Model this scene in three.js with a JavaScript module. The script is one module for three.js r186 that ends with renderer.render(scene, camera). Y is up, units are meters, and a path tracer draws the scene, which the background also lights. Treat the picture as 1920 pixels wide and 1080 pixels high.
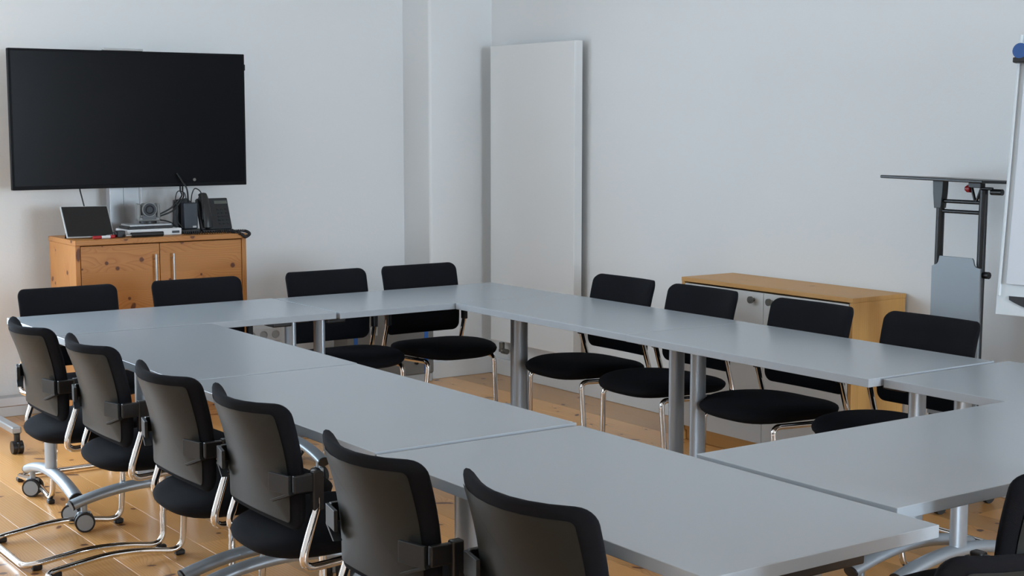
import * as THREE from 'three';
import { RoundedBoxGeometry } from 'three/addons/geometries/RoundedBoxGeometry.js';
import { mergeGeometries, mergeVertices, toCreasedNormals } from 'three/addons/utils/BufferGeometryUtils.js';
import { RectAreaLightUniformsLib } from 'three/addons/lights/RectAreaLightUniformsLib.js';

// ------------------------------------------------------------------ camera, sky, daylight, exposure
const scene = new THREE.Scene();
const renderer = new THREE.WebGLRenderer({ antialias: true });
renderer.toneMapping = THREE.LinearToneMapping;
renderer.toneMappingExposure = 0.99;
renderer.shadowMap.enabled = true;
RectAreaLightUniformsLib.init();

const camera = new THREE.PerspectiveCamera(2 * Math.atan(540 / 2775.5) * 180 / Math.PI, 1920 / 1080, 0.05, 60);
camera.position.set(-2.3453, 1.5254, 5.4454);
{
  const yaw = 0.60976, pitch = 0.11158;
  camera.lookAt(camera.position.x + Math.sin(yaw) * Math.cos(pitch), camera.position.y - Math.sin(pitch), camera.position.z - Math.cos(yaw) * Math.cos(pitch));
}
scene.add(camera);

// room: TV wall z = ZB, right wall x = XR, the windows lie out of frame (left end of the TV wall, the left wall beside it, and the wall behind the camera)
const ZB = -2.29, XR = 2.70, XL = -4.2, ZF = 11, HC = 3.05, ZP = -1.99, XP = 2.26;
const SKY = new THREE.Color().setRGB(0.735, 0.92, 1.10);
scene.background = SKY.clone().multiplyScalar(4);
const WIN = [
  { wall: 'back', a0: -2.35, a1: -1.0, y0: 0.45, y1: 2.45, power: 13 },
  { wall: 'left', a0: -1.9, a1: -0.3, y0: 0.85, y1: 2.45, power: 3 },
  { wall: 'front', a0: 0.1, a1: 1.1, y0: 0.85, y1: 2.55, power: 44 },
  { wall: 'front', a0: 1.4, a1: 2.4, y0: 0.85, y1: 2.55, power: 44 },
];
for (const w of WIN) {
  const l = new THREE.RectAreaLight(SKY.clone(), w.power, w.a1 - w.a0 - 0.12, w.y1 - w.y0 - 0.12);
  l.name = 'window_daylight';
  const c = (w.a0 + w.a1) / 2, y = (w.y0 + w.y1) / 2;
  if (w.wall === 'left') { l.position.set(XL - 0.06, y, c); l.lookAt(XL + 1, y, c); }
  else { const z = w.wall === 'back' ? ZB - 0.06 : ZF + 0.06; l.position.set(c, y, z); l.lookAt(c, y, w.wall === 'back' ? z + 1 : z - 1); }
  scene.add(l);
}

// ------------------------------------------------------------------ helpers
let seed = 20240611;
const rnd = () => { seed = (seed + 0x6D2B79F5) | 0; let t = Math.imul(seed ^ (seed >>> 15), 1 | seed); t = (t + Math.imul(t ^ (t >>> 7), 61 | t)) ^ t; return ((t ^ (t >>> 14)) >>> 0) / 4294967296; };
const rr = (a, b) => a + (b - a) * rnd();
const hash = (x, y) => { let h = Math.imul(x, 374761393) ^ Math.imul(y, 668265263); h = Math.imul(h ^ (h >>> 13), 1274126177); return ((h ^ (h >>> 16)) >>> 0) / 4294967296; };
function vnoise(x, y) { const xi = Math.floor(x), yi = Math.floor(y), fx = x - xi, fy = y - yi, u = fx * fx * (3 - 2 * fx), v = fy * fy * (3 - 2 * fy);
  const a = hash(xi, yi), b = hash(xi + 1, yi), c = hash(xi, yi + 1), d = hash(xi + 1, yi + 1); return a + (b - a) * u + (c - a) * v + (a - b - c + d) * u * v; }
const V = (x, y, z) => new THREE.Vector3(x, y, z);
const used = new Map();
function numbered(n) { const k = used.get(n) || 0; used.set(n, k + 1); return k ? `${n}_${String(k).padStart(3, '0')}` : n; }
function tag(o, label, category, group, kind) { if (label) o.userData.label = label; if (category) o.userData.category = category; if (group) o.userData.group = group; if (kind) o.userData.kind = kind; return o; }
function thing(name, label, category, [x, y, z] = [0, 0, 0], turn = 0, group) {
  const o = new THREE.Group(); o.name = numbered(name); scene.add(o); o.position.set(x, y, z); o.rotation.y = turn; return tag(o, label, category, group);
}
function part(parent, name, geo, mat, label) {
  const g = Array.isArray(geo) ? merge(geo) : geo; const m = new THREE.Mesh(g, mat); m.name = name; m.castShadow = m.receiveShadow = true; parent.add(m); if (label) m.userData.label = label; return m;
}
function single(name, geo, mat, label, category, group) { const m = part(scene, numbered(name), geo, mat); return tag(m, label, category, group); }
function struct(name, geo, mat, label) { const m = part(scene, name, geo, mat); m.userData.kind = 'structure'; if (label) m.userData.label = label; return m; }
function merge(list) {
  const any = list.some((g) => g.index === null);
  const l = list.map((g) => { let q = any && g.index ? g.toNonIndexed() : g; if (!q.attributes.uv) q.setAttribute('uv', new THREE.BufferAttribute(new Float32Array(q.attributes.position.count * 2), 2)); for (const k of Object.keys(q.attributes)) if (!['position', 'normal', 'uv'].includes(k)) q.deleteAttribute(k); q.clearGroups(); return q; });
  return l.length === 1 ? l[0] : mergeGeometries(l);
}
const box = (w, h, d, x = 0, y = 0, z = 0) => new THREE.BoxGeometry(w, h, d).translate(x, y, z);
const span = (x0, x1, y0, y1, z0, z1) => box(x1 - x0, y1 - y0, z1 - z0, (x0 + x1) / 2, (y0 + y1) / 2, (z0 + z1) / 2);
const rbox = (w, h, d, r = 0.004, s = 2) => new RoundedBoxGeometry(w, h, d, s, Math.min(r, w / 2.01, h / 2.01, d / 2.01));
const cyl = (r, h, n = 20, r2 = r) => new THREE.CylinderGeometry(r2, r, h, n);
function uvMetres(g, s = 1) { // planar uv in metres along the two axes a face spans
  const p = g.attributes.position, n = g.attributes.normal, uv = new Float32Array(p.count * 2);
  for (let i = 0; i < p.count; i++) { const a = [Math.abs(n.getX(i)), Math.abs(n.getY(i)), Math.abs(n.getZ(i))], k = a.indexOf(Math.max(...a)); const x = p.getX(i), y = p.getY(i), z = p.getZ(i);
    uv[2 * i] = (k === 0 ? z : x) * s; uv[2 * i + 1] = (k === 1 ? z : y) * s; }
  g.setAttribute('uv', new THREE.BufferAttribute(uv, 2)); return g;
}
// corners of a polyline replaced by arcs
function fillet(pts, radii, n = 6) {
  const out = [pts[0].clone()];
  for (let i = 1; i < pts.length - 1; i++) {
    const r = radii[i] || 0; if (!r) { out.push(pts[i].clone()); continue; }
    const a = pts[i - 1].clone().sub(pts[i]).normalize(), b = pts[i + 1].clone().sub(pts[i]).normalize();
    const h = Math.acos(THREE.MathUtils.clamp(a.dot(b), -1, 1)) / 2, t = Math.min(r / Math.tan(h), pts[i].distanceTo(pts[i - 1]) * 0.49, pts[i].distanceTo(pts[i + 1]) * 0.49);
    const p = pts[i].clone().addScaledVector(a, t), q = pts[i].clone().addScaledVector(b, t);
    for (let k = 0; k <= n; k++) { const s = k / n; out.push(p.clone().multiplyScalar((1 - s) ** 2).addScaledVector(pts[i], 2 * s * (1 - s)).addScaledVector(q, s * s)); }
  }
  out.push(pts[pts.length - 1].clone()); return out;
}
// sweep an elliptic section (ru sideways, rv along "up") along a polyline, with end caps
function sweep(pts, ru, rv = ru, n = 12, up = V(0, 1, 0)) {
  const P = [pts[0]]; for (const p of pts) if (p.distanceTo(P[P.length - 1]) > 1e-5) P.push(p);
  const pos = [], idx = [], uv = []; let N = null, acc = 0;
  for (let i = 0; i < P.length; i++) {
    const t = P[Math.min(i + 1, P.length - 1)].clone().sub(P[Math.max(i - 1, 0)]).normalize();
    if (!N) { N = up.clone().addScaledVector(t, -up.dot(t)); if (N.length() < 0.05) N = V(1, 0, 0).addScaledVector(t, -t.x); } else N.addScaledVector(t, -N.dot(t));
    N.normalize(); const B = t.clone().cross(N).normalize(); if (i) acc += P[i].distanceTo(P[i - 1]);
    for (let k = 0; k < n; k++) { const a = k / n * Math.PI * 2, q = P[i].clone().addScaledVector(B, Math.cos(a) * ru).addScaledVector(N, Math.sin(a) * rv); pos.push(q.x, q.y, q.z); uv.push(k / n, acc); }
  }
  const L = P.length;
  for (let i = 0; i < L - 1; i++) for (let k = 0; k < n; k++) { const a = i * n + k, b = i * n + (k + 1) % n, c = a + n, d = b + n; idx.push(a, b, c, b, d, c); }
  const g = new THREE.BufferGeometry(); g.setAttribute('position', new THREE.Float32BufferAttribute(pos, 3)); g.setAttribute('uv', new THREE.Float32BufferAttribute(uv, 2)); g.setIndex(idx); g.computeVertexNormals();
  const caps = [];
  for (const [s, flip] of [[0, true], [(L - 1) * n, false]]) {
    const cp = [], ci = []; for (let k = 0; k < n; k++) cp.push(...pos.slice((s + k) * 3, (s + k) * 3 + 3));
    for (let k = 1; k < n - 1; k++) flip ? ci.push(0, k + 1, k) : ci.push(0, k, k + 1);
    const c = new THREE.BufferGeometry(); c.setAttribute('position', new THREE.Float32BufferAttribute(cp, 3)); c.setAttribute('uv', new THREE.Float32BufferAttribute(new Float32Array(n * 2), 2)); c.setIndex(ci); c.computeVertexNormals(); caps.push(c);
  }
  return mergeGeometries([g, ...caps]);
}
const smooth = (list, n = 40) => new THREE.CatmullRomCurve3(list.map((a) => V(...a)), false, 'centripetal').getPoints(n);
const cable = (list, r = 0.0025, n = 40) => sweep(smooth(list, n), r, r, 8);
// closed pad: outline(theta) -> [x, y]; front(r), back(r) heights over the sheet; warp puts it in place
function pad(outline, rings, segs, front, back, warp) {
  const pos = [], idx = [], uv = [], grid = (side, f) => {
    const base = pos.length / 3; const c = warp(0, 0, f(0)); pos.push(c.x, c.y, c.z); uv.push(0, 0);
    for (let k = 1; k <= rings; k++) { const r = Math.sin(k / rings * Math.PI / 2) ** 0.9; for (let s = 0; s < segs; s++) { const [x, y] = Array.isArray(outline) ? outline[s] : outline(s / segs * Math.PI * 2); const q = warp(x * r, y * r, f(Math.min(1, r))); pos.push(q.x, q.y, q.z); uv.push(x * r, y * r); } }
    for (let s = 0; s < segs; s++) { const a = base, b = base + 1 + s, d = base + 1 + (s + 1) % segs; side > 0 ? idx.push(a, b, d) : idx.push(a, d, b); }
    for (let k = 1; k < rings; k++) for (let s = 0; s < segs; s++) { const a = base + 1 + (k - 1) * segs + s, b = base + 1 + (k - 1) * segs + (s + 1) % segs, c2 = a + segs, d = b + segs; side > 0 ? idx.push(a, c2, b, b, c2, d) : idx.push(a, b, c2, b, d, c2); }
  };
  grid(1, front); grid(-1, back);
  let g = new THREE.BufferGeometry(); g.setAttribute('position', new THREE.Float32BufferAttribute(pos, 3)); g.setAttribute('uv', new THREE.Float32BufferAttribute(uv, 2)); g.setIndex(idx);
  g.deleteAttribute('uv'); g = mergeVertices(g, 1e-5); g.computeVertexNormals();
  const p = g.attributes.position, w = new Float32Array(p.count * 2); for (let i = 0; i < p.count; i++) { w[2 * i] = p.getX(i) + p.getZ(i) * 0.5; w[2 * i + 1] = p.getY(i) + p.getZ(i); }
  g.setAttribute('uv', new THREE.BufferAttribute(w, 2)); return g;
}
function rrect(a, b, r, edge = 7, arc = 6) { // half sizes, corner radius -> closed list of points, counter-clockwise
  const P = [], C = [[a - r, b - r, 0], [-a + r, b - r, 1], [-a + r, -b + r, 2], [a - r, -b + r, 3]];
  C.forEach(([cx, cy, q], i) => { for (let k = 0; k <= arc; k++) { const t = (q + k / arc) * Math.PI / 2; P.push([cx + r * Math.cos(t), cy + r * Math.sin(t)]); }
    const [nx, ny, nq] = C[(i + 1) % 4], t0 = (q + 1) * Math.PI / 2, t1 = nq * Math.PI / 2, A = [cx + r * Math.cos(t0), cy + r * Math.sin(t0)], B = [nx + r * Math.cos(t1), ny + r * Math.sin(t1)];
    for (let k = 1; k < edge; k++) P.push([A[0] + (B[0] - A[0]) * k / edge, A[1] + (B[1] - A[1]) * k / edge]); });
  return P;
}
const superell = (a, b, n) => (t) => { const c = Math.cos(t), s = Math.sin(t), k = (Math.abs(c) ** n + Math.abs(s) ** n) ** (-1 / n); return [a * c * k, b * s * k]; };
function prism(pts, depth, bevel = 0) { // polygon in xy, extruded along +z
  const s = new THREE.Shape(pts.map(([x, y]) => new THREE.Vector2(x, y)));
  return new THREE.ExtrudeGeometry(s, { depth, bevelEnabled: bevel > 0, bevelThickness: bevel, bevelSize: bevel, bevelSegments: 2, curveSegments: 10 });
}

// ------------------------------------------------------------------ textures
function dataTex(W, H, f, srgb) {
  const d = new Uint8Array(W * H * 4); for (let y = 0; y < H; y++) for (let x = 0; x < W; x++) { const c = f(x, y), i = (y * W + x) * 4; d[i] = c[0]; d[i + 1] = c[1]; d[i + 2] = c[2]; d[i + 3] = 255; }
  const t = new THREE.DataTexture(d, W, H); t.magFilter = THREE.LinearFilter; t.minFilter = THREE.LinearMipmapLinearFilter; t.generateMipmaps = true; t.wrapS = t.wrapT = THREE.RepeatWrapping; if (srgb) t.colorSpace = THREE.SRGBColorSpace; t.needsUpdate = true; return t;
}
// boards side by side: each board "bw" metres wide, "len" metres long; grain along v
function boardTexture(W, H, boards, bw, len, { light, dark, knot, knots, tone }) {
  const B = []; for (let i = 0; i < boards; i++) { const ks = []; const n = Math.round(rr(knots * 0.6, knots * 1.4)); for (let k = 0; k < n; k++) ks.push([rr(0.1, 0.9) * bw, rr(0.05, 0.95) * len, rr(0.0045, 0.015), rr(0, 6.28), rnd() < 0.35 ? rr(1.5, 3) : 1]);
    B.push({ ks, c: rr(-0.4, 1.4) * bw, f: rr(70, 130), t: rr(-tone, tone), o: rr(0, 100), w: rr(0.4, 1.3) }); }
  return dataTex(W, H, (px, py) => {
    const bx = px / W * boards, bi = Math.min(boards - 1, Math.floor(bx)), b = B[bi], x = (bx - bi) * bw, y = py / H * len;
    const per = (fy, sx, o) => { const k = y / len, n1 = vnoise(x * sx + o, y * fy), n2 = vnoise(x * sx + o, (y - len) * fy); return n1 * (1 - k) + n2 * k; };
    let s = Math.abs(x - b.c) + (per(2.2, 3, b.o) - 0.5) * 0.05 * b.w + (per(9, 9, b.o + 50) - 0.5) * 0.006;
    let f = s * b.f, core = 0, halo = 0;
    for (const [kx, ky, r, a, st] of b.ks) {
      let dy = y - ky; if (dy > len / 2) dy -= len; if (dy < -len / 2) dy += len; const dx = x - kx; if (Math.abs(dy) > 0.18) continue;
      const q = Math.hypot(dx, dy * 0.45) / r; f += 2.6 * Math.exp(-q * q / 14); const e = Math.hypot(dx * Math.cos(a) + dy * Math.sin(a), (dy * Math.cos(a) - dx * Math.sin(a)) / st) / r;
      const ed = e + (vnoise(x * 900 + b.o, y * 900) - 0.5) * 0.35; core = Math.max(core, THREE.MathUtils.smoothstep(1.05 - ed, 0, 0.35)); halo = Math.max(halo, Math.exp(-q * q / 6) * 0.5);
    }
    const fr = f - Math.floor(f), late = Math.pow(fr, 3) * (1 - THREE.MathUtils.smoothstep(fr, 0.93, 1)), fib = vnoise(x * 1400 + b.o, y * 14) - 0.5;
    const mixv = Math.min(1, late * 0.55 + halo * 0.45 + fib * 0.12), o = [0, 0, 0];
    for (let c = 0; c < 3; c++) { let v = light[c] + (dark[c] - light[c]) * mixv; v *= 1 + b.t + fib * 0.05; v = v + (knot[c] - v) * core * 0.85; o[c] = Math.max(0, Math.min(255, v)); }
    return o;
  }, true);
}
const floorTex = boardTexture(1536, 2048, 8, 0.157, 2.4, { light: [230, 171, 104], dark: [180, 116, 60], knot: [86, 46, 24], knots: 9, tone: 0.08 });
const pineTex = boardTexture(1024, 1024, 8, 0.1, 0.9, { light: [190, 130, 68], dark: [154, 90, 40], knot: [84, 42, 18], knots: 5, tone: 0.06 });
const beechTex = boardTexture(512, 512, 4, 0.12, 1.2, { light: [206, 154, 88], dark: [186, 132, 68], knot: [170, 118, 58], knots: 1, tone: 0.02 });
const plasterBump = dataTex(512, 512, (x, y) => { const v = 128 + (vnoise(x / 9, y / 9) - 0.5) * 70 + (vnoise(x / 2.2, y / 2.2) - 0.5) * 60; return [v, v, v]; });
plasterBump.repeat.set(1.6, 1.6);
const weaveBump = dataTex(256, 256, (x, y) => { const v = 128 + 60 * Math.sin(x * Math.PI / 4) * Math.sin(y * Math.PI / 4) + (hash(x, y) - 0.5) * 60; return [v, v, v]; });
weaveBump.repeat.set(12, 12);

// ------------------------------------------------------------------ materials
const std = (o) => new THREE.MeshPhysicalMaterial(o);
const lin = (r, g, b) => new THREE.Color().setRGB(r, g, b);
const M = {
  wall: std({ color: lin(0.80, 0.805, 0.80), roughness: 0.92, bumpMap: plasterBump, bumpScale: 0.0006 }),
  ceiling: std({ color: lin(0.8, 0.8, 0.79), roughness: 0.95 }),
  skirting: std({ color: lin(0.74, 0.74, 0.73), roughness: 0.5 }),
  subfloor: std({ color: lin(0.12, 0.07, 0.035), roughness: 0.9 }),
  floor: std({ map: floorTex, roughness: 0.33, clearcoat: 0.35, clearcoatRoughness: 0.22 }),
  pine: std({ map: pineTex, roughness: 0.5 }),
  beech: std({ map: beechTex, roughness: 0.45 }),
  top: std({ color: lin(0.375, 0.41, 0.445), roughness: 0.25 }),
  alu: std({ color: lin(0.42, 0.47, 0.52), roughness: 0.4, metalness: 0.55 }),
  shield: std({ color: lin(0.30, 0.335, 0.36), roughness: 0.5, metalness: 0.35 }),
  cameraGrey: std({ color: lin(0.20, 0.20, 0.19), roughness: 0.45 }),
  chrome: std({ color: lin(0.78, 0.76, 0.74), roughness: 0.09, metalness: 1 }),
  fabric: std({ color: lin(0.008, 0.0082, 0.0105), roughness: 0.95, specularIntensity: 0.3, bumpMap: weaveBump, bumpScale: 0.0004, sheen: 0.1, sheenRoughness: 0.6, sheenColor: lin(0.10, 0.11, 0.16) }),
  shell: std({ color: lin(0.018, 0.0215, 0.0215), roughness: 0.45, specularIntensity: 0.4 }),
  plastic: std({ color: lin(0.012, 0.012, 0.013), roughness: 0.4 }),
  bracket: std({ color: lin(0.020, 0.023, 0.025), roughness: 0.45, specularIntensity: 0.6 }),
  tyre: std({ color: lin(0.02, 0.021, 0.023), roughness: 0.6 }),
  disc: std({ color: lin(0.36, 0.40, 0.44), roughness: 0.45 }),
  black: std({ color: lin(0.009, 0.009, 0.010), roughness: 0.5 }),
  blackMetal: std({ color: lin(0.013, 0.014, 0.016), roughness: 0.38 }),
  screen: std({ color: lin(0.004, 0.0045, 0.006), roughness: 0.24, specularIntensity: 0.2 }),
  tabletScreen: std({ color: lin(0.007, 0.006, 0.006), roughness: 0.12 }),
  bezel: std({ color: lin(0.005, 0.005, 0.006), roughness: 0.5, specularIntensity: 0.2 }),
  silver: std({ color: lin(0.42, 0.43, 0.44), roughness: 0.35, metalness: 0.6 }),
  silverPlastic: std({ color: lin(0.45, 0.46, 0.46), roughness: 0.4 }),
  whitePlastic: std({ color: lin(0.72, 0.73, 0.74), roughness: 0.4 }),
  whiteDoor: std({ color: lin(0.66, 0.65, 0.63), roughness: 0.5 }),
  radiator: std({ color: lin(0.80, 0.80, 0.79), roughness: 0.35 }),
  steel: std({ color: lin(0.55, 0.55, 0.54), roughness: 0.28, metalness: 1 }),
  dockBlue: std({ color: lin(0.028, 0.034, 0.045), roughness: 0.42 }),
  red: std({ color: lin(0.42, 0.02, 0.025), roughness: 0.4 }),
  blue: std({ color: lin(0.02, 0.09, 0.30), roughness: 0.4 }),
  stripe: std({ color: lin(0.02, 0.12, 0.42), roughness: 0.5 }),
  caseGrey: std({ color: lin(0.17, 0.165, 0.155), roughness: 0.55 }),
  display: std({ color: lin(0.09, 0.1, 0.085), roughness: 0.3 }),
  paper: std({ color: lin(0.70, 0.73, 0.78), roughness: 0.85 }),
  board: std({ color: lin(0.70, 0.74, 0.76), roughness: 0.3 }),
  glass: std({ color: lin(1, 1, 1), roughness: 0, transmission: 1, thickness: 0, ior: 1.5 }),
  lens: std({ color: lin(0.006, 0.007, 0.010), roughness: 0.4, specularIntensity: 0.5 }),
  brass: std({ color: lin(0.16, 0.15, 0.13), roughness: 0.45, metalness: 0.6 }),
};

// ------------------------------------------------------------------ the room
{ // floor of pine boards laid along z, each board a piece of its own
  const f = struct('floor', [span(XL, XR, -0.12, -0.0225, ZB, ZF)], M.subfloor, 'varnished pine plank floor with knots');
  const w = 0.157, T = 0.022, c = 0.0005;
  const n = Math.ceil((XR - XL) / w);
  for (let i = 0; i < n; i++) {
    const x0 = XL + i * w, x1 = Math.min(XR, x0 + w); if (x1 - x0 < 0.02) continue;
    const cuts = [ZB]; let z = ZB + rr(1.2, 4.2); while (z < ZF - 0.8) { cuts.push(z); z += rr(3.4, 4.6); } cuts.push(ZF);
    for (let k = 0; k < cuts.length - 1; k++) {
      const hw = (x1 - x0) / 2 - 0.0004, z0 = cuts[k] + 0.0004, z1 = cuts[k + 1] - 0.0004;
      const s = [[-hw, -T], [hw, -T], [hw, -c], [hw - c, 0], [-hw + c, 0], [-hw, -c]];
      const g = prism(s, z1 - z0); g.computeVertexNormals();
      const p = g.attributes.position, uv = g.attributes.uv, o = Math.floor(rr(0, 8)), ov = rr(0, 1), fl = rnd() < 0.5 ? -1 : 1;
      for (let j = 0; j < p.count; j++) uv.setXY(j, (o + 0.5 + fl * p.getX(j) / w * 0.96) / 8, p.getZ(j) / 2.4 + ov);
      const m = part(f, numbered('plank'), g, M.floor); m.position.set((x0 + x1) / 2, rr(-0.0003, 0.0003), z0);
    }
  }
}
const TW = 0.34; // wall thickness
function wallWithWindows(dir, name, label) {
  const zin = dir === 'back' ? ZB : ZF, z0 = dir === 'back' ? zin - TW : zin, z1 = z0 + TW, ws = WIN.filter((w) => w.wall === dir), g = [];
  let x = XL - TW; for (const w of ws) { g.push(span(x, w.a0, -0.12, HC, z0, z1), span(w.a0, w.a1, -0.12, w.y0, z0, z1), span(w.a0, w.a1, w.y1, HC, z0, z1)); x = w.a1; }
  g.push(span(x, XR + TW, -0.12, HC, z0, z1)); return struct(name, uvMetres(merge(g)), M.wall, label);
}
wallWithWindows('back', 'wall_back', 'white plaster wall behind the television');
wallWithWindows('front', 'wall_front', 'white plaster wall behind the viewer');
struct('wall_right', uvMetres(span(XR, XR + TW, -0.12, HC, ZB, ZF)), M.wall, 'white plaster wall on the right');
{ const w = WIN.find((q) => q.wall === 'left'), x0 = XL - TW, x1 = XL;
  struct('wall_left', uvMetres(merge([span(x0, x1, -0.12, HC, ZB, w.a0), span(x0, x1, -0.12, w.y0, w.a0, w.a1), span(x0, x1, w.y1, HC, w.a0, w.a1), span(x0, x1, -0.12, HC, w.a1, ZF)])), M.wall, 'white plaster wall on the left'); }
{ const g = new RoundedBoxGeometry(XR - XP + 0.03, HC + 0.04, ZP - ZB + 0.03, 4, 0.018); g.translate((XP + XR + 0.03) / 2, HC / 2, (ZP + ZB - 0.03) / 2); struct('wall_corner', uvMetres(g), M.wall, 'shallow white pilaster in the room corner'); }
struct('ceiling', span(XL - TW, XR + TW, HC, HC + 0.2, ZB - TW, ZF + TW), M.ceiling, 'white ceiling');
const skirt = (w) => { const g = rbox(w, 0.1, 0.016, 0.004); return g.translate(0, 0.05, 0.008); };
struct('baseboard_back', [skirt(XP - XL).translate((XP + XL) / 2, 0, ZB)], M.skirting);
struct('baseboard_corner', [skirt(XR - XP).translate((XP + XR) / 2, 0, ZP), skirt(ZP - ZB).rotateY(-Math.PI / 2).translate(XP, 0, (ZP + ZB) / 2)], M.skirting);
struct('baseboard_right', [skirt(ZF - ZP).rotateY(-Math.PI / 2).translate(XR, 0, (ZF + ZP) / 2)], M.skirting);
struct('baseboard_left', [skirt(ZF - ZB).rotateY(Math.PI / 2).translate(XL, 0, (ZF + ZB) / 2)], M.skirting);
struct('baseboard_front', [skirt(XR - XL).rotateY(Math.PI).translate((XR + XL) / 2, 0, ZF)], M.skirting);
WIN.forEach((w, i) => {
  const s = w.wall === 'front' ? 1 : -1, z = (s < 0 ? ZB : ZF) + s * 0.14, W = w.a1 - w.a0, H = w.y1 - w.y0;
  const o = new THREE.Group(); o.name = `window_${i + 1}`; o.position.set((w.a0 + w.a1) / 2, w.y0, z); if (w.wall === 'left') { o.position.set(XL - 0.14, w.y0, (w.a0 + w.a1) / 2); o.rotation.y = Math.PI / 2; } scene.add(o); tag(o, null, null, null, 'structure');
  part(o, 'window_frame', [box(W, 0.06, 0.06, 0, 0.03, 0), box(W, 0.06, 0.06, 0, H - 0.03, 0), box(0.06, H - 0.12, 0.06, -W / 2 + 0.03, H / 2, 0), box(0.06, H - 0.12, 0.06, W / 2 - 0.03, H / 2, 0), box(0.07, H - 0.12, 0.06, 0, H / 2, 0)], M.skirting);
  for (const k of [-1, 1]) part(o, 'pane', box((W - 0.19) / 2, H - 0.12, 0.006, k * (W + 0.07 - 0.12) / 4, H / 2, 0), M.glass);
  part(o, 'window_sill', rbox(W, 0.03, 0.16, 0.008).translate(0, -0.001, -s * 0.1), M.skirting);
});

// ------------------------------------------------------------------ radiator in the corner
{
  const z0 = -1.865, z1 = -1.045, y0 = 0.225, y1 = 1.97, xf = 2.605, t = 0.06;
  const r = thing('radiator', 'tall flat white panel radiator on the right wall beside the corner', 'radiator', [xf + t / 2, 0, (z0 + z1) / 2]);
  const L = z1 - z0;
  part(r, 'front_panel', rbox(0.012, y1 - y0, L, 0.004).translate(-t / 2 + 0.006, (y0 + y1) / 2, 0), M.radiator);
  part(r, 'rear_panel', rbox(0.012, y1 - y0 - 0.03, L - 0.03, 0.004).translate(t / 2 - 0.006, (y0 + y1) / 2, 0), M.radiator);
  for (const k of [-1, 1]) part(r, 'side_cover', rbox(t - 0.012, y1 - y0, 0.006, 0.002).translate(0.002, (y0 + y1) / 2, k * (L / 2 - 0.004)), M.radiator);
  for (const y of [0.5, 1.7]) for (const k of [-1, 1]) part(r, 'wall_bracket', box(XR - xf - t + 0.018, 0.05, 0.03, t / 2 + (XR - xf - t) / 2 - 0.011, y, k * L * 0.33), M.radiator);
  const zz = -1.79 - (z0 + z1) / 2;
  part(r, 'pipe', [sweep(fillet([V(0, y0 + 0.01, zz), V(0, 0.15, zz), V(XR - xf - t / 2 - 0.002, 0.15, zz)], [0, 0.02, 0]), 0.009, 0.009, 10)], M.whitePlastic, 'white supply pipe');
  part(r, 'valve', [cyl(0.017, 0.045, 14).translate(0, 0.19, zz), cyl(0.016, 0.05, 14).rotateX(Math.PI / 2).translate(0, 0.163, zz + 0.03), cyl(0.02, 0.014, 8).translate(0, 0.165, zz)], M.brass, 'dark metal valve');
}

// ------------------------------------------------------------------ tables
const TL = 1.18, TD = 0.614, TT = 0.027, HT = 0.735;
function archFoot() { const p = []; for (let i = 0; i <= 16; i++) { const t = i / 8 - 1; p.push(V(0, 0.105 + 0.045 * (1 - t * t), t * TD * 0.475)); } return p; }
const tableProto = (() => {
  const o = new THREE.Group();
  part(o, 'tabletop', uvMetres(rbox(TL, TT, TD, 0.0018, 2)).translate(0, HT - TT / 2, 0), M.top);
  part(o, 'under_beam', [rbox(TL - 0.24, 0.035, 0.05, 0.004).translate(0, HT - TT - 0.019, 0)], M.alu);
  for (const k of [-1, 1]) {
    const x = k * (TL / 2 - 0.062);
    part(o, 'top_bracket', [rbox(0.06, 0.03, TD * 0.42, 0.004).translate(x, HT - TT - 0.0155, 0), rbox(0.09, 0.05, 0.1, 0.006).translate(x - k * 0.06, HT - TT - 0.03, 0)], M.plastic, 'black folding bracket');
    part(o, 'column', [sweep([V(x, 0.14, 0), V(x, HT - TT - 0.02, 0)], 0.036, 0.021, 24, V(1, 0, 0))], M.alu, 'silver oval column');
    const foot = part(o, 'foot', [sweep(archFoot().map((p) => p.setX(x)), 0.027, 0.02, 16)], M.alu, 'arched silver foot');
    for (const s of [-1, 1]) {
      part(foot, 'end_cap', [sweep([V(x, 0.105, s * TD * 0.474), V(x, 0.1028, s * TD * 0.484)], 0.0275, 0.0205, 16)], M.plastic);
      const zc = s * (TD * 0.475 - 0.045), cx = x, tw = k < 0 ? 0.95 : s * 0.22;
      const rot = (g) => g.rotateY(tw).translate(cx, 0.037, zc);
      const w = part(o, 'castor', [...[-1, 1].map((q) => rot(cyl(0.037, 0.017, 24).rotateZ(Math.PI / 2).translate(q * 0.017, 0, 0)))], M.tyre, 'grey twin-wheel castor');
      for (const q of [-1, 1]) part(w, 'wheel_disc', rot(cyl(0.030, 0.003, 22).rotateZ(Math.PI / 2).translate(q * 0.027, 0, 0)), M.disc);
      part(w, 'fork', [rot(rbox(0.018, 0.05, 0.05, 0.006).translate(0, 0.012, 0)), rot(cyl(0.012, 0.05, 12).translate(0, 0.052, 0))], M.alu);
    }
  }
  return o;
})();
function table(label, x, z, turn, dy = 0) { const t = tableProto.clone(); t.name = numbered('folding_table'); scene.add(t); t.position.set(x, dy, z); t.rotation.y = turn; tag(t, label, 'table', 'white folding tables set in a ring'); t.scale.y = 1 + dy / HT; t.position.y = 0; return t; }
const Q = Math.PI / 2;
const XLc = -0.308, XRc = 1.458;
table('white folding table in the far row, below the television', -0.616 + TL / 2 + 0.004, -0.314, 0);
table('white folding table in the far row, at the radiator corner', 0.58 + TL / 2, -0.307, 0.002, -0.001);
table('white folding table in the left row, nearest the television', XLc, 0.018 + TL / 2, Q, 0.001);
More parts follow.
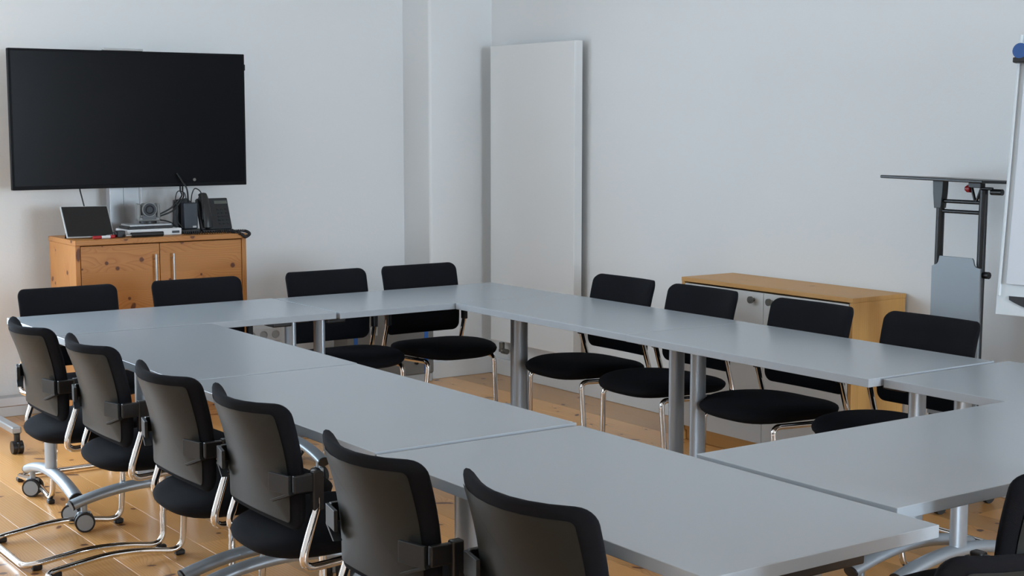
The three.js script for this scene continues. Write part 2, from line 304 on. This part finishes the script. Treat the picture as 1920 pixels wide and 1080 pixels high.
table('white folding table in the middle of the left row', XLc, 1.206 + TL / 2, Q + 0.004, 0);
table('white folding table at the viewer end of the left row, its corner nearest the viewer', XLc - 0.002, 2.398 + TL / 2, Q - 0.006, -0.004);
table('white folding table in the right row, beside the radiator', XRc, 0.008 + TL / 2, Q);
table('white folding table in the right row, in front of the white-doored cabinet', XRc - 0.004, 1.192 + TL / 2, Q);
table('white folding table in the right row, nearest the flip chart', XRc + 0.052, 2.384 + TL / 2, Q, -0.003);
table('white folding table closing the ring on the viewer side, between left and right rows', 0.012 + TL / 2, 3.15, 0, 0);

// ------------------------------------------------------------------ chairs
const chairProto = (() => {
  const o = new THREE.Group();
  // seat: faces +z
  const so = (t) => { const [x, y] = superell(0.226, 0.248, 3.0)(t); return [x * (1 - 0.04 * (y < 0 ? -y / 0.25 : 0)), y]; };
  part(o, 'seat', pad(so, 9, 44, (r) => 0.032 * Math.pow(1 - Math.pow(r, 6), 0.5), (r) => -0.038 * Math.pow(1 - Math.pow(r, 7), 0.5),
    (x, y, h) => V(x, 0.448 + 0.05 * y + h - 0.012 * Math.max(0, (y - 0.05) / 0.17) ** 2 + 0.01 * (x / 0.228) ** 2 * (1 - Math.max(0, y / 0.222)), y - 0.013)), M.fabric, 'black upholstered seat');
  // backrest sheet: v up, curved round the sitter and leaning back
  const zc = (x, y) => { const t = THREE.MathUtils.clamp((y + 0.165) / 0.33, 0, 1); return -0.205 - 0.095 * t + 0.016 * Math.sin(t * Math.PI) + (0.006 + 0.06 * Math.pow(t, 0.85)) * (x / 0.215) ** 2; };
  const bo = rrect(0.214, 0.167, 0.034);
  const bw = (x, y, h) => { const kx = 1 - 0.03 * (0.166 - y) / 0.33; return V(x * kx, 0.665 + y - 0.008 * (1 - (x / 0.214) ** 2) * Math.max(0, y / 0.166), zc(x, y) + h); };
  const back = part(o, 'backrest', pad(bo, 9, bo.length, (r) => 0.026 * Math.pow(1 - Math.pow(r, 8), 0.5), (r) => -0.017 * Math.pow(1 - Math.pow(r, 10), 0.5), bw), M.fabric, 'black upholstered backrest');
  const sh = rrect(0.186, 0.143, 0.012, 7, 3).map(([x, y]) => [x, y - 0.004]);
  part(back, 'back_shell', pad(sh, 7, sh.length, () => -0.013, (r) => -0.0205 + 0.003 * Math.pow(r, 10), bw), M.shell, 'dark grey plastic shell');
  // one bent tube: bracket, down, under the seat, front leg, floor runner, rear bar and back up
  const side = (s) => [V(s * 0.218, 0.635, -0.158), V(s * 0.220, 0.565, -0.160), V(s * 0.222, 0.405, -0.212), V(s * 0.186, 0.414, 0.152), V(s * 0.212, 0.014, 0.138), V(s * 0.212, 0.05, -0.09), V(s * 0.205, 0.016, -0.355)];
  const pts = [...side(1), ...side(-1).reverse()], rad = [0, 0.05, 0.035, 0.03, 0.05, 0.9, 0.05, 0.05, 0.9, 0.05, 0.03, 0.035, 0.05, 0];
  part(o, 'cantilever_frame', [sweep(fillet(pts, rad, 8), 0.0112, 0.0112, 12)], M.chrome, 'bent chrome tube frame');
  for (const s of [-1, 1]) {
    const b = part(o, 'bracket', [rbox(0.024, 0.10, 0.03, 0.005).translate(s * 0.2185, 0.603, -0.159), rbox(0.015, 0.046, 0.066, 0.004).translate(s * 0.2185, 0.626, -0.192)], M.plastic, 'black plastic bracket');
    const g = merge([prism([[0, 0], [0.075, 0], [0.075, 0.046], [0, 0.046]], 0.007, 0.0012), prism([[0.004, -0.024], [0.014, -0.026], [0.078, -0.001], [0.075, 0.004]], 0.018, 0.001)]);
    if (s < 0) { g.scale(-1, 1, 1); const ix = g.index; if (ix) { for (let i = 0; i < ix.count; i += 3) { const q = ix.getX(i); ix.setX(i, ix.getX(i + 2)); ix.setX(i + 2, q); } } else for (const at of Object.values(g.attributes)) { const n = at.itemSize, A = at.array; for (let i = 0; i < at.count; i += 3) for (let k = 0; k < n; k++) { const q = A[i * n + k]; A[i * n + k] = A[(i + 2) * n + k]; A[(i + 2) * n + k] = q; } } }
    g.translate(s * -0.075, 0, 0).rotateY(s * -0.24).translate(s * 0.216, 0.602, -0.2365);
    part(b, 'clasp', g, M.bracket, 'grey plastic clasp on the shell');
    for (const z of [0.128, -0.315]) part(o, 'glide', [rbox(0.026, 0.018, 0.034, 0.005).translate(s * (z > 0 ? 0.216 : 0.206), 0.0092, z)], M.plastic, 'black floor glide');
  }
  return o;
})();
function chair(label, group, x, z, turn) { const c = chairProto.clone(); c.name = numbered('conference_chair'); scene.add(c); c.position.set(x, 0.0008, z); c.rotation.y = turn; return tag(c, label, 'chair', group); }
const ord = ['first', 'second', 'third', 'fourth', 'fifth', 'sixth'];
[[-0.785, 0.263], [-0.755, 0.79], [-0.77, 1.463], [-0.745, 1.955], [-0.79, 2.672], [-0.735, 3.172]].forEach(([bx, z], i) =>
  chair(`black cantilever chair, grey shell to the viewer, ${ord[i]} in the left row from the television`, 'chairs along the left row', bx + 0.245, z, Q));
[[-0.316, 'leftmost of the far row, in front of the pine cabinet edge'], [0.265, 'second from left in the far row, before the pine doors'], [0.913, 'third from left in the far row, right of the pine cabinet'], [1.425, 'rightmost of the far row, in front of the pilaster']].forEach(([x, t]) =>
  chair(`black cantilever chair ${t}`, 'chairs along the far row', x, -0.765 + 0.245, 0));
[[1.885, 0.29, 'beside the radiator, first of the right row'], [1.89, 0.81, 'second of the right row, at the left end of the white-doored cabinet'], [1.885, 1.44, 'third of the right row, before the right white door'], [1.93, 1.98, 'last of the right row, in front of the projector trolley']].forEach(([bx, z, t]) =>
  chair(`black cantilever chair ${t}`, 'chairs along the right row', bx - 0.245, z, -Q));
chair('black cantilever chair cut by the right picture edge at the closing table', 'chairs on the viewer side', 0.345, 3.66 - 0.245, Math.PI);
chair('black cantilever chair in the bottom right corner, only its back top showing', 'chairs on the viewer side', -0.235, 3.95 - 0.245, Math.PI);

// ------------------------------------------------------------------ pine cabinet under the television
const CT = 0.948;
{
  const x0 = 0.038, x1 = 0.945, z0 = -2.1, z1 = -1.7, W = x1 - x0, D = z1 - z0;
  const c = thing('pine_cabinet', 'knotty pine two-door cabinet under the television', 'cabinet', [(x0 + x1) / 2, 0, (z0 + z1) / 2]);
  const wood = (g, vertical = false, ou = rnd(), ov = rnd()) => { uvMetres(g); const uv = g.attributes.uv; for (let i = 0; i < uv.count; i++) { const a = uv.getX(i), b = uv.getY(i); uv.setXY(i, (vertical ? a : b) / 0.8 + ou, (vertical ? b : a) / 0.9 + ov); } return g; };
  part(c, 'top_panel', wood(rbox(W + 0.006, 0.026, D + 0.012, 0.003).translate(0, CT - 0.013, 0.004)), M.pine);
  for (const s of [-1, 1]) part(c, 'side_panel', wood(rbox(0.024, CT - 0.026, D, 0.002).translate(s * (W / 2 - 0.012), (CT - 0.026) / 2, 0), true), M.pine);
  part(c, 'back_panel', wood(box(W - 0.05, CT - 0.08, 0.01, 0, CT / 2, -D / 2 + 0.012)), M.pine);
  part(c, 'bottom_panel', wood(box(W - 0.05, 0.024, D - 0.03, 0, 0.07, 0)), M.pine);
  part(c, 'plinth', wood(box(W - 0.05, 0.055, 0.02, 0, 0.03, D / 2 - 0.03)), M.pine);
  const dh = CT - 0.026 - 0.09, split = 0.471 - (x0 + x1) / 2;
  for (const [a, b, hx] of [[-W / 2 + 0.027, split - 0.0015, split - 0.032], [split + 0.0015, W / 2 - 0.027, split + 0.062]]) {
    const d = part(c, 'door', wood(rbox(b - a, dh, 0.02, 0.002).translate((a + b) / 2, 0.085 + dh / 2, D / 2 - 0.012)), M.pine);
    part(d, 'handle', [cyl(0.0055, 0.19, 12).translate(hx, 0.77, D / 2 + 0.03), ...[0.7, 0.84].map((y) => cyl(0.004, 0.028, 8).rotateX(Q).translate(hx, y, D / 2 + 0.015))], M.steel, 'brushed steel bar handle');
  }
}
// television on its mobile stand
{
  const z = -1.955, x0 = -0.184, x1 = 1.066, y0 = 1.19, y1 = 1.886, W = x1 - x0, H = y1 - y0;
  const t = thing('television', 'large black flat-screen television above the pine cabinet', 'television', [(x0 + x1) / 2, y0, z]);
  part(t, 'housing', [rbox(W, H, 0.03, 0.004).translate(0, H / 2, 0), rbox(W * 0.62, H * 0.6, 0.04, 0.012).translate(0, H * 0.45, -0.03)], M.bezel);
  part(t, 'screen', rbox(W - 0.024, H - 0.03, 0.004, 0.001).translate(0, H / 2 + 0.004, 0.0142), M.screen, 'dark switched-off screen');
  part(t, 'side_knob', rbox(0.012, 0.032, 0.016, 0.003).translate(W / 2 + 0.002, H - 0.07, 0), M.plastic);
  part(t, 'mounting_plate', rbox(0.5, 0.42, 0.025, 0.004).translate(0, H * 0.42, -0.06), M.blackMetal);
  single('sensor_bar', [rbox(0.21, 0.012, 0.045, 0.005).translate(0.4, y1 + 0.0065, z - 0.008)], M.silverPlastic, 'slim silver bar lying on top of the television', 'camera bar');
  const s = thing('television_stand', 'silver mobile stand carrying the television, with black castors', 'stand', [0.45, 0, -2.16]);
  part(s, 'column', [rbox(0.078, 1.5, 0.055, 0.004).translate(-0.037, 0.85, 0)], M.silver, 'silver upright');
  part(s, 'column', [rbox(0.088, 1.5, 0.035, 0.004).translate(0.05, 0.85, -0.008)], M.silver, 'silver upright');
  part(s, 'rod', [cyl(0.006, 0.9, 12).translate(0.1, 1.12, 0.02)], M.whitePlastic, 'thin white rod');
  part(s, 'mounting_arm', [rbox(0.12, 0.3, 0.1, 0.005).translate(0, 1.5, 0.08)], M.blackMetal);
  part(s, 'cross_beam', [rbox(1.7, 0.05, 0.07, 0.006).translate(0, 0.105, 0)], M.silver);
  for (const k of [-1, 1]) {
    part(s, 'leg', [rbox(0.045, 0.034, 0.79, 0.008).translate(k * 0.82, 0.109, 0.39)], M.silver, 'silver floor leg');
    for (const zz of [0.03, 0.775]) part(s, 'castor', [cyl(0.03, 0.02, 20).rotateZ(Q).translate(k * 0.82 + 0.014, 0.03, zz), cyl(0.03, 0.02, 20).rotateZ(Q).translate(k * 0.82 - 0.014, 0.03, zz), cyl(0.014, 0.05, 14).translate(k * 0.82, 0.068, zz + 0.004), rbox(0.01, 0.03, 0.05, 0.004).translate(k * 0.82, 0.042, zz + 0.012)], M.plastic, 'black castor');
  }
}
// things on the pine cabinet
{
  const t = thing('tablet', 'tablet with dark screen propped up on the left of the pine cabinet', 'tablet', [0.148, CT + 0.002, -1.785]); t.rotation.set(-0.56, 0.03, 0);
  part(t, 'body', rbox(0.243, 0.178, 0.009, 0.003).translate(0, 0.0935, 0), M.silverPlastic);
  part(t, 'screen', rbox(0.234, 0.169, 0.002, 0.0008).translate(0.0005, 0.094, 0.0043), M.tabletScreen);
  part(t, 'kickstand', [rbox(0.2, 0.125, 0.004, 0.0015).rotateX(0.96).translate(0, 0.068, -0.052)], M.plastic);
  const m = thing('marker_pen', 'red and white marker pen lying in front of the tablet', 'marker', [0.203, CT + 0.008, -1.752], 0.06);
  part(m, 'barrel', cyl(0.0076, 0.056, 14).rotateZ(Q).translate(0.005, 0, 0), M.whitePlastic, 'white barrel');
  part(m, 'cap', [cyl(0.0085, 0.042, 14).rotateZ(Q).translate(-0.036, -0.0005, 0)], M.red, 'red cap');
  part(m, 'end_plug', [cyl(0.0082, 0.022, 14).rotateZ(Q).translate(0.042, 0, 0)], M.red, 'red end');
  const m2 = thing('marker_pen', 'short red marker lying behind the red and white one', 'marker', [0.252, CT + 0.008, -1.79], 0.5);
  part(m2, 'barrel', cyl(0.0078, 0.036, 14).rotateZ(Q).translate(-0.013, 0, 0), M.whitePlastic); part(m2, 'cap', [cyl(0.0084, 0.032, 14).rotateZ(Q).translate(0.018, 0, 0)], M.red);
  single('charger', [rbox(0.04, 0.034, 0.04, 0.004).translate(0.3, CT + 0.0172, -1.79), rbox(0.012, 0.012, 0.02, 0.002).translate(0.277, CT + 0.02, -1.79)], M.plastic, 'small black plug-in charger between the marker and the white box', 'charger');
  const p = thing('stylus', 'thick black rod with silver tip lying before the white box', 'pen', [0.415, CT + 0.0135, -1.735], 0.04);
  part(p, 'barrel', [sweep([V(-0.08, 0, 0), V(-0.07, 0, 0), V(0.07, 0, 0), V(0.083, 0, 0), V(0.09, 0, 0)], 0.013, 0.0125, 14)], M.plastic); part(p, 'tip', [cyl(0.007, 0.03, 12).rotateZ(Q).translate(-0.094, -0.002, 0)], M.steel, 'silver tip');
  const c = thing('conference_codec', 'flat white codec box with a dark blue badge, under the smaller silver box', 'device', [0.485, CT, -1.88]);
  part(c, 'housing', rbox(0.29, 0.034, 0.17, 0.004).translate(0, 0.0175, 0), M.whitePlastic); part(c, 'badge', rbox(0.04, 0.012, 0.002, 0.0006).translate(0.112, 0.016, 0.0855), M.dockBlue, 'dark blue badge');
  const c2 = thing('set_top_box', 'small silver box on the white codec, under the camera', 'device', [0.472, CT + 0.0348, -1.885]);
  part(c2, 'base', rbox(0.238, 0.012, 0.135, 0.003).translate(0, 0.0062, 0), M.plastic); part(c2, 'lid', rbox(0.226, 0.012, 0.128, 0.004).translate(0.004, 0.0182, 0), M.silver);
  // camera
  const k = thing('video_camera', 'grey pan-tilt video camera with round black lens on the silver box', 'camera', [0.484, CT + 0.0596, -1.885], -0.16);
  part(k, 'base', [cyl(0.045, 0.012, 28).translate(0, 0.006, 0)], M.plastic);
  part(k, 'yoke', [rbox(0.112, 0.022, 0.07, 0.008).translate(0, 0.022, 0), ...[-1, 1].map((s) => rbox(0.02, 0.088, 0.062, 0.009).translate(s * 0.049, 0.058, 0))], M.cameraGrey, 'grey yoke');
  const hd = part(k, 'camera_head', [rbox(0.076, 0.066, 0.06, 0.018, 4).translate(0, 0.07, 0), cyl(0.037, 0.026, 32).rotateX(Q).translate(0, 0.072, 0.036)], M.cameraGrey, 'grey head');
  part(hd, 'lens', [cyl(0.033, 0.006, 32).rotateX(Q).translate(0, 0.072, 0.048)], M.lens, 'black lens'); part(hd, 'lens_ring', [new THREE.TorusGeometry(0.019, 0.003, 8, 28).translate(0, 0.072, 0.0515)], M.lens);
  part(k, 'front_recess', [rbox(0.07, 0.026, 0.004, 0.0015).translate(0, 0.034, 0.035)], M.plastic);
  // dock / power supply
  const d = thing('computer_dock', 'black upright computer brick in a black cradle between the camera and the telephone', 'computer', [0.692, CT, -1.88]);
  part(d, 'cradle', [rbox(0.112, 0.022, 0.11, 0.006).translate(0, 0.0112, 0), prism([[-0.055, 0.01], [0.055, 0.01], [0.05, 0.155], [0.02, 0.178], [-0.05, 0.17]], 0.012, 0.002).translate(0, 0, -0.052)], M.plastic);
  part(d, 'brick', rbox(0.076, 0.136, 0.05, 0.006).translate(0.012, 0.091, 0.01), M.dockBlue, 'dark blue-grey brick'); part(d, 'sticker', rbox(0.02, 0.01, 0.001, 0.0004).translate(0.03, 0.034, 0.0354), M.silverPlastic);
  // telephone
  const f = thing('telephone', 'black desk telephone with handset at the right end of the pine cabinet', 'telephone', [0.846, CT, -1.86], -0.05);
  const lean = (g) => g.rotateX(-0.42).translate(0, 0.012, 0.01);
  part(f, 'stand', [rbox(0.17, 0.016, 0.13, 0.006).translate(0, 0.0082, -0.02), rbox(0.13, 0.1, 0.012, 0.004).rotateX(0.35).translate(0.01, 0.05, -0.07)], M.plastic);
  const b = part(f, 'body', [lean(rbox(0.172, 0.176, 0.026, 0.006).translate(0, 0.088, 0))], M.blackMetal);
  part(b, 'display', [lean(rbox(0.072, 0.018, 0.003, 0.001).translate(0.044, 0.15, 0.0135))], M.display, 'greenish display');
  { const ks = []; for (let r = 0; r < 5; r++) for (let q = 0; q < 3; q++) ks.push(lean(rbox(0.013, 0.008, 0.004, 0.001).translate(0.022 + q * 0.022, 0.03 + r * 0.02, 0.0135))); part(b, 'keypad', ks, M.bracket); }
  part(f, 'handset', [lean(sweep(smooth([[-0.052, 0.006, 0.026], [-0.052, 0.04, 0.037], [-0.052, 0.1, 0.042], [-0.052, 0.16, 0.037], [-0.052, 0.192, 0.024]], 20), 0.024, 0.014, 14, V(0, 0, 1))), lean(cyl(0.024, 0.02, 18).rotateX(Q).translate(-0.052, 0.024, 0.022)), lean(cyl(0.024, 0.02, 18).rotateX(Q).translate(-0.052, 0.17, 0.022))], M.plastic, 'black handset');
  // coiled cord hanging over the front edge
  { const axis = new THREE.CatmullRomCurve3([[0.63, CT + 0.0095, -1.77], [0.7, CT + 0.0095, -1.745], [0.8, CT + 0.0095, -1.742], [0.875, CT + 0.0095, -1.73], [0.912, CT - 0.004, -1.678], [0.93, CT - 0.018, -1.676], [0.957, CT - 0.004, -1.682], [0.95, CT + 0.0095, -1.72], [0.9, CT + 0.0095, -1.75], [0.87, CT + 0.0095, -1.775]].map((a) => V(...a)), false, 'centripetal'), n = 520, turns = 64, pts = [];
    for (let i = 0; i <= n; i++) { const s = i / n, p = axis.getPoint(s), t = axis.getTangent(s), u = V(0, 1, 0).addScaledVector(t, -t.y).normalize(), w = t.clone().cross(u), a = s * turns * Math.PI * 2; pts.push(p.addScaledVector(u, Math.cos(a) * 0.0062).addScaledVector(w, Math.sin(a) * 0.0062)); }
    single('coiled_cord', [sweep(pts, 0.0028, 0.0028, 6)], M.black, 'black coiled telephone cord hanging over the pine cabinet edge', 'cord'); }
  const cg = 'black cables behind the devices';
  single('cable', [cable([[0.555, CT + 0.10, -1.91], [0.62, CT + 0.135, -1.9], [0.675, CT + 0.19, -1.9], [0.705, CT + 0.222, -1.985], [0.71, CT + 0.3, -1.995]], 0.004)], M.black, 'upper thick black cable running from the camera up behind the television', 'cable', cg);
  single('cable', [cable([[0.553, CT + 0.09, -1.905], [0.625, CT + 0.12, -1.895], [0.685, CT + 0.185, -1.9], [0.718, CT + 0.22, -1.985], [0.725, CT + 0.3, -1.995]], 0.004)], M.black, 'lower thick black cable running from the camera up behind the television', 'cable', cg);
  single('cable', [cable([[0.545, CT + 0.075, -1.9], [0.6, CT + 0.06, -1.87], [0.632, CT + 0.03, -1.845], [0.66, CT + 0.005, -1.81], [0.72, CT + 0.005, -1.79]], 0.0035)], M.black, 'black cable dropping from the camera to the brick base', 'cable', cg);
  single('cable', [cable([[0.70, CT + 0.16, -1.87], [0.69, CT + 0.23, -1.86], [0.68, CT + 0.27, -1.895], [0.668, CT + 0.311, -1.9335]], 0.0045)], M.black, 'black cable rising from the brick to a dot on the screen', 'cable', cg);
  single('cable', [cable([[0.715, CT + 0.16, -1.87], [0.722, CT + 0.21, -1.865], [0.74, CT + 0.232, -1.87], [0.765, CT + 0.215, -1.86], [0.77, CT + 0.13, -1.85], [0.766, CT + 0.07, -1.84]], 0.003)], M.black, 'thin black cable looping right of the brick', 'cable', cg);
  single('cable', [cable([[0.69, CT + 0.17, -1.87], [0.68, CT + 0.21, -1.87], [0.648, CT + 0.22, -1.875], [0.63, CT + 0.18, -1.87], [0.637, CT + 0.13, -1.86], [0.63, CT + 0.07, -1.85], [0.65, CT + 0.03, -1.83]], 0.0026)], M.black, 'thin black cable looping left of the brick', 'cable', cg);
  single('cable', [cable([[0.17, 1.25, -2.0], [0.168, 1.19, -1.99], [0.172, 1.14, -1.97], [0.18, CT + 0.1, -1.93]], 0.0035)], M.black, 'black cable dropping from the television to the tablet', 'cable', cg);
  single('cable', [cable([[0.235, CT + 0.12, -1.9], [0.243, CT + 0.07, -1.87], [0.25, CT + 0.035, -1.83], [0.272, CT + 0.022, -1.79]], 0.003)], M.black, 'short black cable from the tablet edge to the charger', 'cable', cg);
  single('screen_dot', [cyl(0.008, 0.004, 16).rotateX(Q).translate(0.766, 1.224, z0screen())], M.caseGrey, 'small grey dot low on the television screen', 'sticker');
}
function z0screen() { return -1.955 + 0.0185; }

// ------------------------------------------------------------------ white-doored cabinet on the right wall
{
  const x0 = 2.36, x1 = 2.69, z0 = 0.13, z1 = 1.21, h = 0.79, L = z1 - z0, D = x1 - x0;
  const c = thing('beech_cabinet', 'low beech cabinet with white doors against the right wall', 'cabinet', [(x0 + x1) / 2, 0, (z0 + z1) / 2]);
  const wood = (g) => { uvMetres(g); const uv = g.attributes.uv, p = g.attributes.position, n = g.attributes.normal; for (let i = 0; i < uv.count; i++) { const up = Math.abs(n.getY(i)) > 0.7; uv.setXY(i, (up ? p.getX(i) : p.getX(i)) / 0.48, (up ? p.getZ(i) : p.getY(i)) / 1.2 + 0.3); } return g; };
  part(c, 'top_panel', wood(rbox(D + 0.004, 0.02, L, 0.002).translate(0, h - 0.01, 0)), M.beech);
  for (const s of [-1, 1]) part(c, 'side_panel', wood(rbox(D, h - 0.02, 0.02, 0.002).translate(0, (h - 0.02) / 2, s * (L / 2 - 0.01))), M.beech);
  part(c, 'back_panel', wood(box(0.008, h - 0.06, L - 0.05, D / 2 - 0.01, h / 2, 0)), M.beech);
  part(c, 'bottom_panel', wood(box(D - 0.02, 0.02, L - 0.05, 0, 0.06, 0)), M.beech);
  part(c, 'plinth', wood(box(0.018, 0.05, L - 0.05, -D / 2 + 0.03, 0.027, 0)), M.beech);
  const zs = [-L / 2 + 0.022, 0.682 - (z0 + z1) / 2, L / 2 - 0.022];
  for (let i = 0; i < 2; i++) { const a = zs[i] + 0.0015, b = zs[i + 1] - 0.0015, d = part(c, 'door', rbox(0.018, h - 0.1, b - a, 0.002).translate(-D / 2 + 0.008, 0.072 + (h - 0.1) / 2, (a + b) / 2), M.whiteDoor, 'white door');
    const kz = zs[1] + (i ? 0.055 : -0.06); part(d, 'knob', [cyl(0.008, 0.02, 14).rotateZ(Q).translate(-D / 2 - 0.01, 0.728, kz), cyl(0.016, 0.01, 18).rotateZ(Q).translate(-D / 2 - 0.024, 0.728, kz)], M.brass, 'dark metal knob'); }
}
// ------------------------------------------------------------------ projector trolley
{
  const X = 2.47, t = thing('projector_trolley', 'black height-adjustable projector trolley with silver shield beside the beech cabinet', 'trolley', [X, 0, 1.67]);
  part(t, 'tray', [rbox(0.34, 0.012, 0.5, 0.004).rotateX(0.012).rotateZ(-0.042).translate(0.02, 1.297, -0.05)], M.blackMetal, 'thin black tray');
  for (const z of [-0.115, 0.09]) part(t, 'post', [sweep([V(0, 0.06, z - 0.006), V(0, z < 0 ? 1.29 : 1.262, z + 0.004)], 0.0165, 0.0165, 18)], M.blackMetal, 'black tube post');
  for (const y of [1.212, 1.172]) part(t, 'cross_bar', [cyl(0.008, 0.2, 14).rotateX(Q).translate(0, y, -0.013)], M.blackMetal);
  part(t, 'tray_bracket', [prism([[-0.024, 0.055], [0.024, 0.055], [0.022, 0.01], [0.015, -0.05], [-0.015, -0.05], [-0.022, 0.01]], 0.03, 0.002).rotateY(Q).translate(-0.015, 1.235, -0.115)], M.plastic);
  part(t, 'tray_bracket', [rbox(0.03, 0.02, 0.06, 0.003).translate(0, 1.28, 0.06), sweep([V(0, 1.275, 0.035), V(0, 1.215, 0.055)], 0.006, 0.006, 10), sweep([V(0, 1.275, 0.085), V(0, 1.215, 0.06)], 0.006, 0.006, 10)], M.plastic);
  part(t, 'clamp_knob', [cyl(0.015, 0.016, 16).rotateX(Q).translate(0, 1.265, 0.025), cyl(0.01, 0.008, 16).rotateX(Q).translate(0, 1.265, 0.013)], M.red, 'red clamping knob');
  part(t, 'crank', [cyl(0.012, 0.05, 14).rotateX(Q).translate(0.0, 1.256, 0.155), cyl(0.006, 0.05, 10).rotateX(Q).translate(0, 1.268, 0.11)], M.plastic, 'black crank grip');
  const s = new THREE.Shape(); s.moveTo(-0.125, 0.35); s.lineTo(0.11, 0.35); s.lineTo(0.11, 0.955); s.lineTo(0.098, 0.957); s.quadraticCurveTo(0.078, 0.958, 0.076, 0.985); s.lineTo(0.07, 0.993); s.lineTo(-0.088, 0.993); s.lineTo(-0.092, 0.975); s.quadraticCurveTo(-0.096, 0.957, -0.112, 0.956); s.lineTo(-0.125, 0.95); s.closePath();
  part(t, 'shield', new THREE.ExtrudeGeometry(s, { depth: 0.006, bevelEnabled: true, bevelSize: 0.001, bevelThickness: 0.001, bevelSegments: 1, curveSegments: 8 }).rotateY(-Q).translate(-0.02, 0, 0), M.shield, 'silver metal shield');
  part(t, 'side_knob', [cyl(0.014, 0.025, 8).rotateX(Q).translate(0, 0.93, 0.12)], M.plastic);
  part(t, 'base', [rbox(0.36, 0.03, 0.05, 0.006).translate(-0.05, 0.075, -0.115), rbox(0.36, 0.03, 0.05, 0.006).translate(-0.05, 0.075, 0.09), rbox(0.04, 0.03, 0.2, 0.006).translate(0.0, 0.075, -0.012)], M.blackMetal);
  for (const z of [-0.115, 0.09]) for (const x of [-0.2, 0.1]) part(t, 'castor', [cyl(0.03, 0.022, 18).rotateX(Q).translate(x, 0.03, z), cyl(0.008, 0.035, 10).translate(x, 0.055, z)], M.tyre);
}
// ------------------------------------------------------------------ flip chart
{
  const t = thing('flip_chart', 'white flip chart with paper pad cut off by the right picture edge', 'flip chart', [2.22, 0, 2.022], 0.2);
  // local: board runs along +z, faces -x, leans back at the top
  const lean = (g) => g.rotateZ(-0.11).translate(0, 0.82, 0);
  part(t, 'board', [lean(rbox(0.02, 1.03, 0.7, 0.004).translate(0.012, 0.515, 0.35))], M.board, 'white metal board');
  for (const z of [0.012, 0.688]) part(t, 'frame_rail', [lean(rbox(0.026, 0.96, 0.009, 0.003).translate(0.004, 0.55, z))], M.board, 'white frame rail');
  part(t, 'paper_pad', [lean(rbox(0.012, 0.86, 0.62, 0.002).translate(-0.008, 0.545, 0.35))], M.paper, 'white paper pad');
  part(t, 'clamp_rail', [lean(rbox(0.03, 0.035, 0.64, 0.006).translate(-0.012, 0.978, 0.35))], M.silver);
  for (const z of [0.03, 0.67]) part(t, 'clamp_knob', [lean(cyl(0.028, 0.03, 20).rotateZ(Q).translate(-0.03, 0.965, z))], M.blue, 'blue clamping knob');
  for (const z of [0.03, 0.67]) part(t, 'hook', [lean(rbox(0.03, 0.02, 0.05, 0.004).translate(-0.03, 0.932, z))], M.plastic, 'black hook');
  { const s = new THREE.Shape(); s.moveTo(0.05, 0.072); s.lineTo(0.65, 0.072); s.quadraticCurveTo(0.5, 0.005, 0.35, 0.005); s.quadraticCurveTo(0.16, 0.005, 0.052, 0.058); s.closePath(); part(t, 'pen_tray', [lean(new THREE.ExtrudeGeometry(s, { depth: 0.006, bevelEnabled: false, curveSegments: 16 }).rotateY(-Q).translate(0.002, 0, 0))], M.plastic, 'black pen tray'); }
  part(t, 'post', [sweep([V(0.06, 0.03, 0.36), V(0.075, 1.2, 0.36)], 0.022, 0.022, 18)], M.silver);
  part(t, 'base', [cyl(0.29, 0.03, 40, 0.27).translate(0.06, 0.0152, 0.36)], M.silver);
}
// ------------------------------------------------------------------ grey case under the far row, sockets
{
  const c = thing('presentation_case', 'grey upright case with blue vertical stripes standing behind the far row', 'case', [1.945, 0, -2.0]);
  part(c, 'body', rbox(0.58, 0.4, 0.17, 0.012).translate(0, 0.25, 0), M.caseGrey);
  part(c, 'base_rail', rbox(0.57, 0.05, 0.15, 0.006).translate(0, 0.0252, 0), M.silverPlastic);
  for (const x of [-0.235, 0.235]) part(c, 'stripe', rbox(0.026, 0.398, 0.172, 0.003).translate(x, 0.2505, 0.0015), M.stripe, 'blue stripe');
  part(c, 'latch', [rbox(0.05, 0.05, 0.01, 0.003).translate(0.12, 0.33, 0.088)], M.silver, 'silver latch'); part(c, 'latch', [rbox(0.05, 0.05, 0.01, 0.003).translate(-0.12, 0.33, 0.088)], M.silver, 'silver latch');
  part(c, 'handle', [sweep(fillet([V(0.16, 0.12, 0.086), V(0.16, 0.12, 0.115), V(0.16, 0.24, 0.115), V(0.16, 0.24, 0.086)], [0, 0.015, 0.015, 0]), 0.007, 0.007, 8)], M.plastic, 'black handle');
  const sock = (label, x, y, n) => { const s = thing('wall_socket', label, 'socket', [x, y, ZB + 0.0005]);
    part(s, 'plate', rbox(0.075 * n + 0.006, 0.08, 0.012, 0.004).translate(0, 0, 0.006), M.whitePlastic);
    for (let i = 0; i < n; i++) part(s, 'socket_ring', [new THREE.TorusGeometry(0.021, 0.0035, 8, 24).translate((i - (n - 1) / 2) * 0.075, 0, 0.0125), cyl(0.02, 0.002, 20).rotateX(Q).translate((i - (n - 1) / 2) * 0.075, 0, 0.0115)], M.silverPlastic); return s; };
  sock('white triple wall socket low on the television wall, right of the pine cabinet', 1.31, 0.31, 3);
  sock('white single wall socket with a black plug, left of the grey case', 1.6, 0.3, 1);
  single('plug', [cyl(0.018, 0.035, 16).rotateX(Q).translate(1.6, 0.3, ZB + 0.032), cable([[1.6, 0.3, ZB + 0.048], [1.605, 0.26, ZB + 0.06], [1.61, 0.15, ZB + 0.05], [1.63, 0.006, ZB + 0.06], [1.6, 0.006, ZB + 0.2]], 0.003)], M.black, 'black plug and cord in the single wall socket', 'plug');
}

renderer.render(scene, camera);
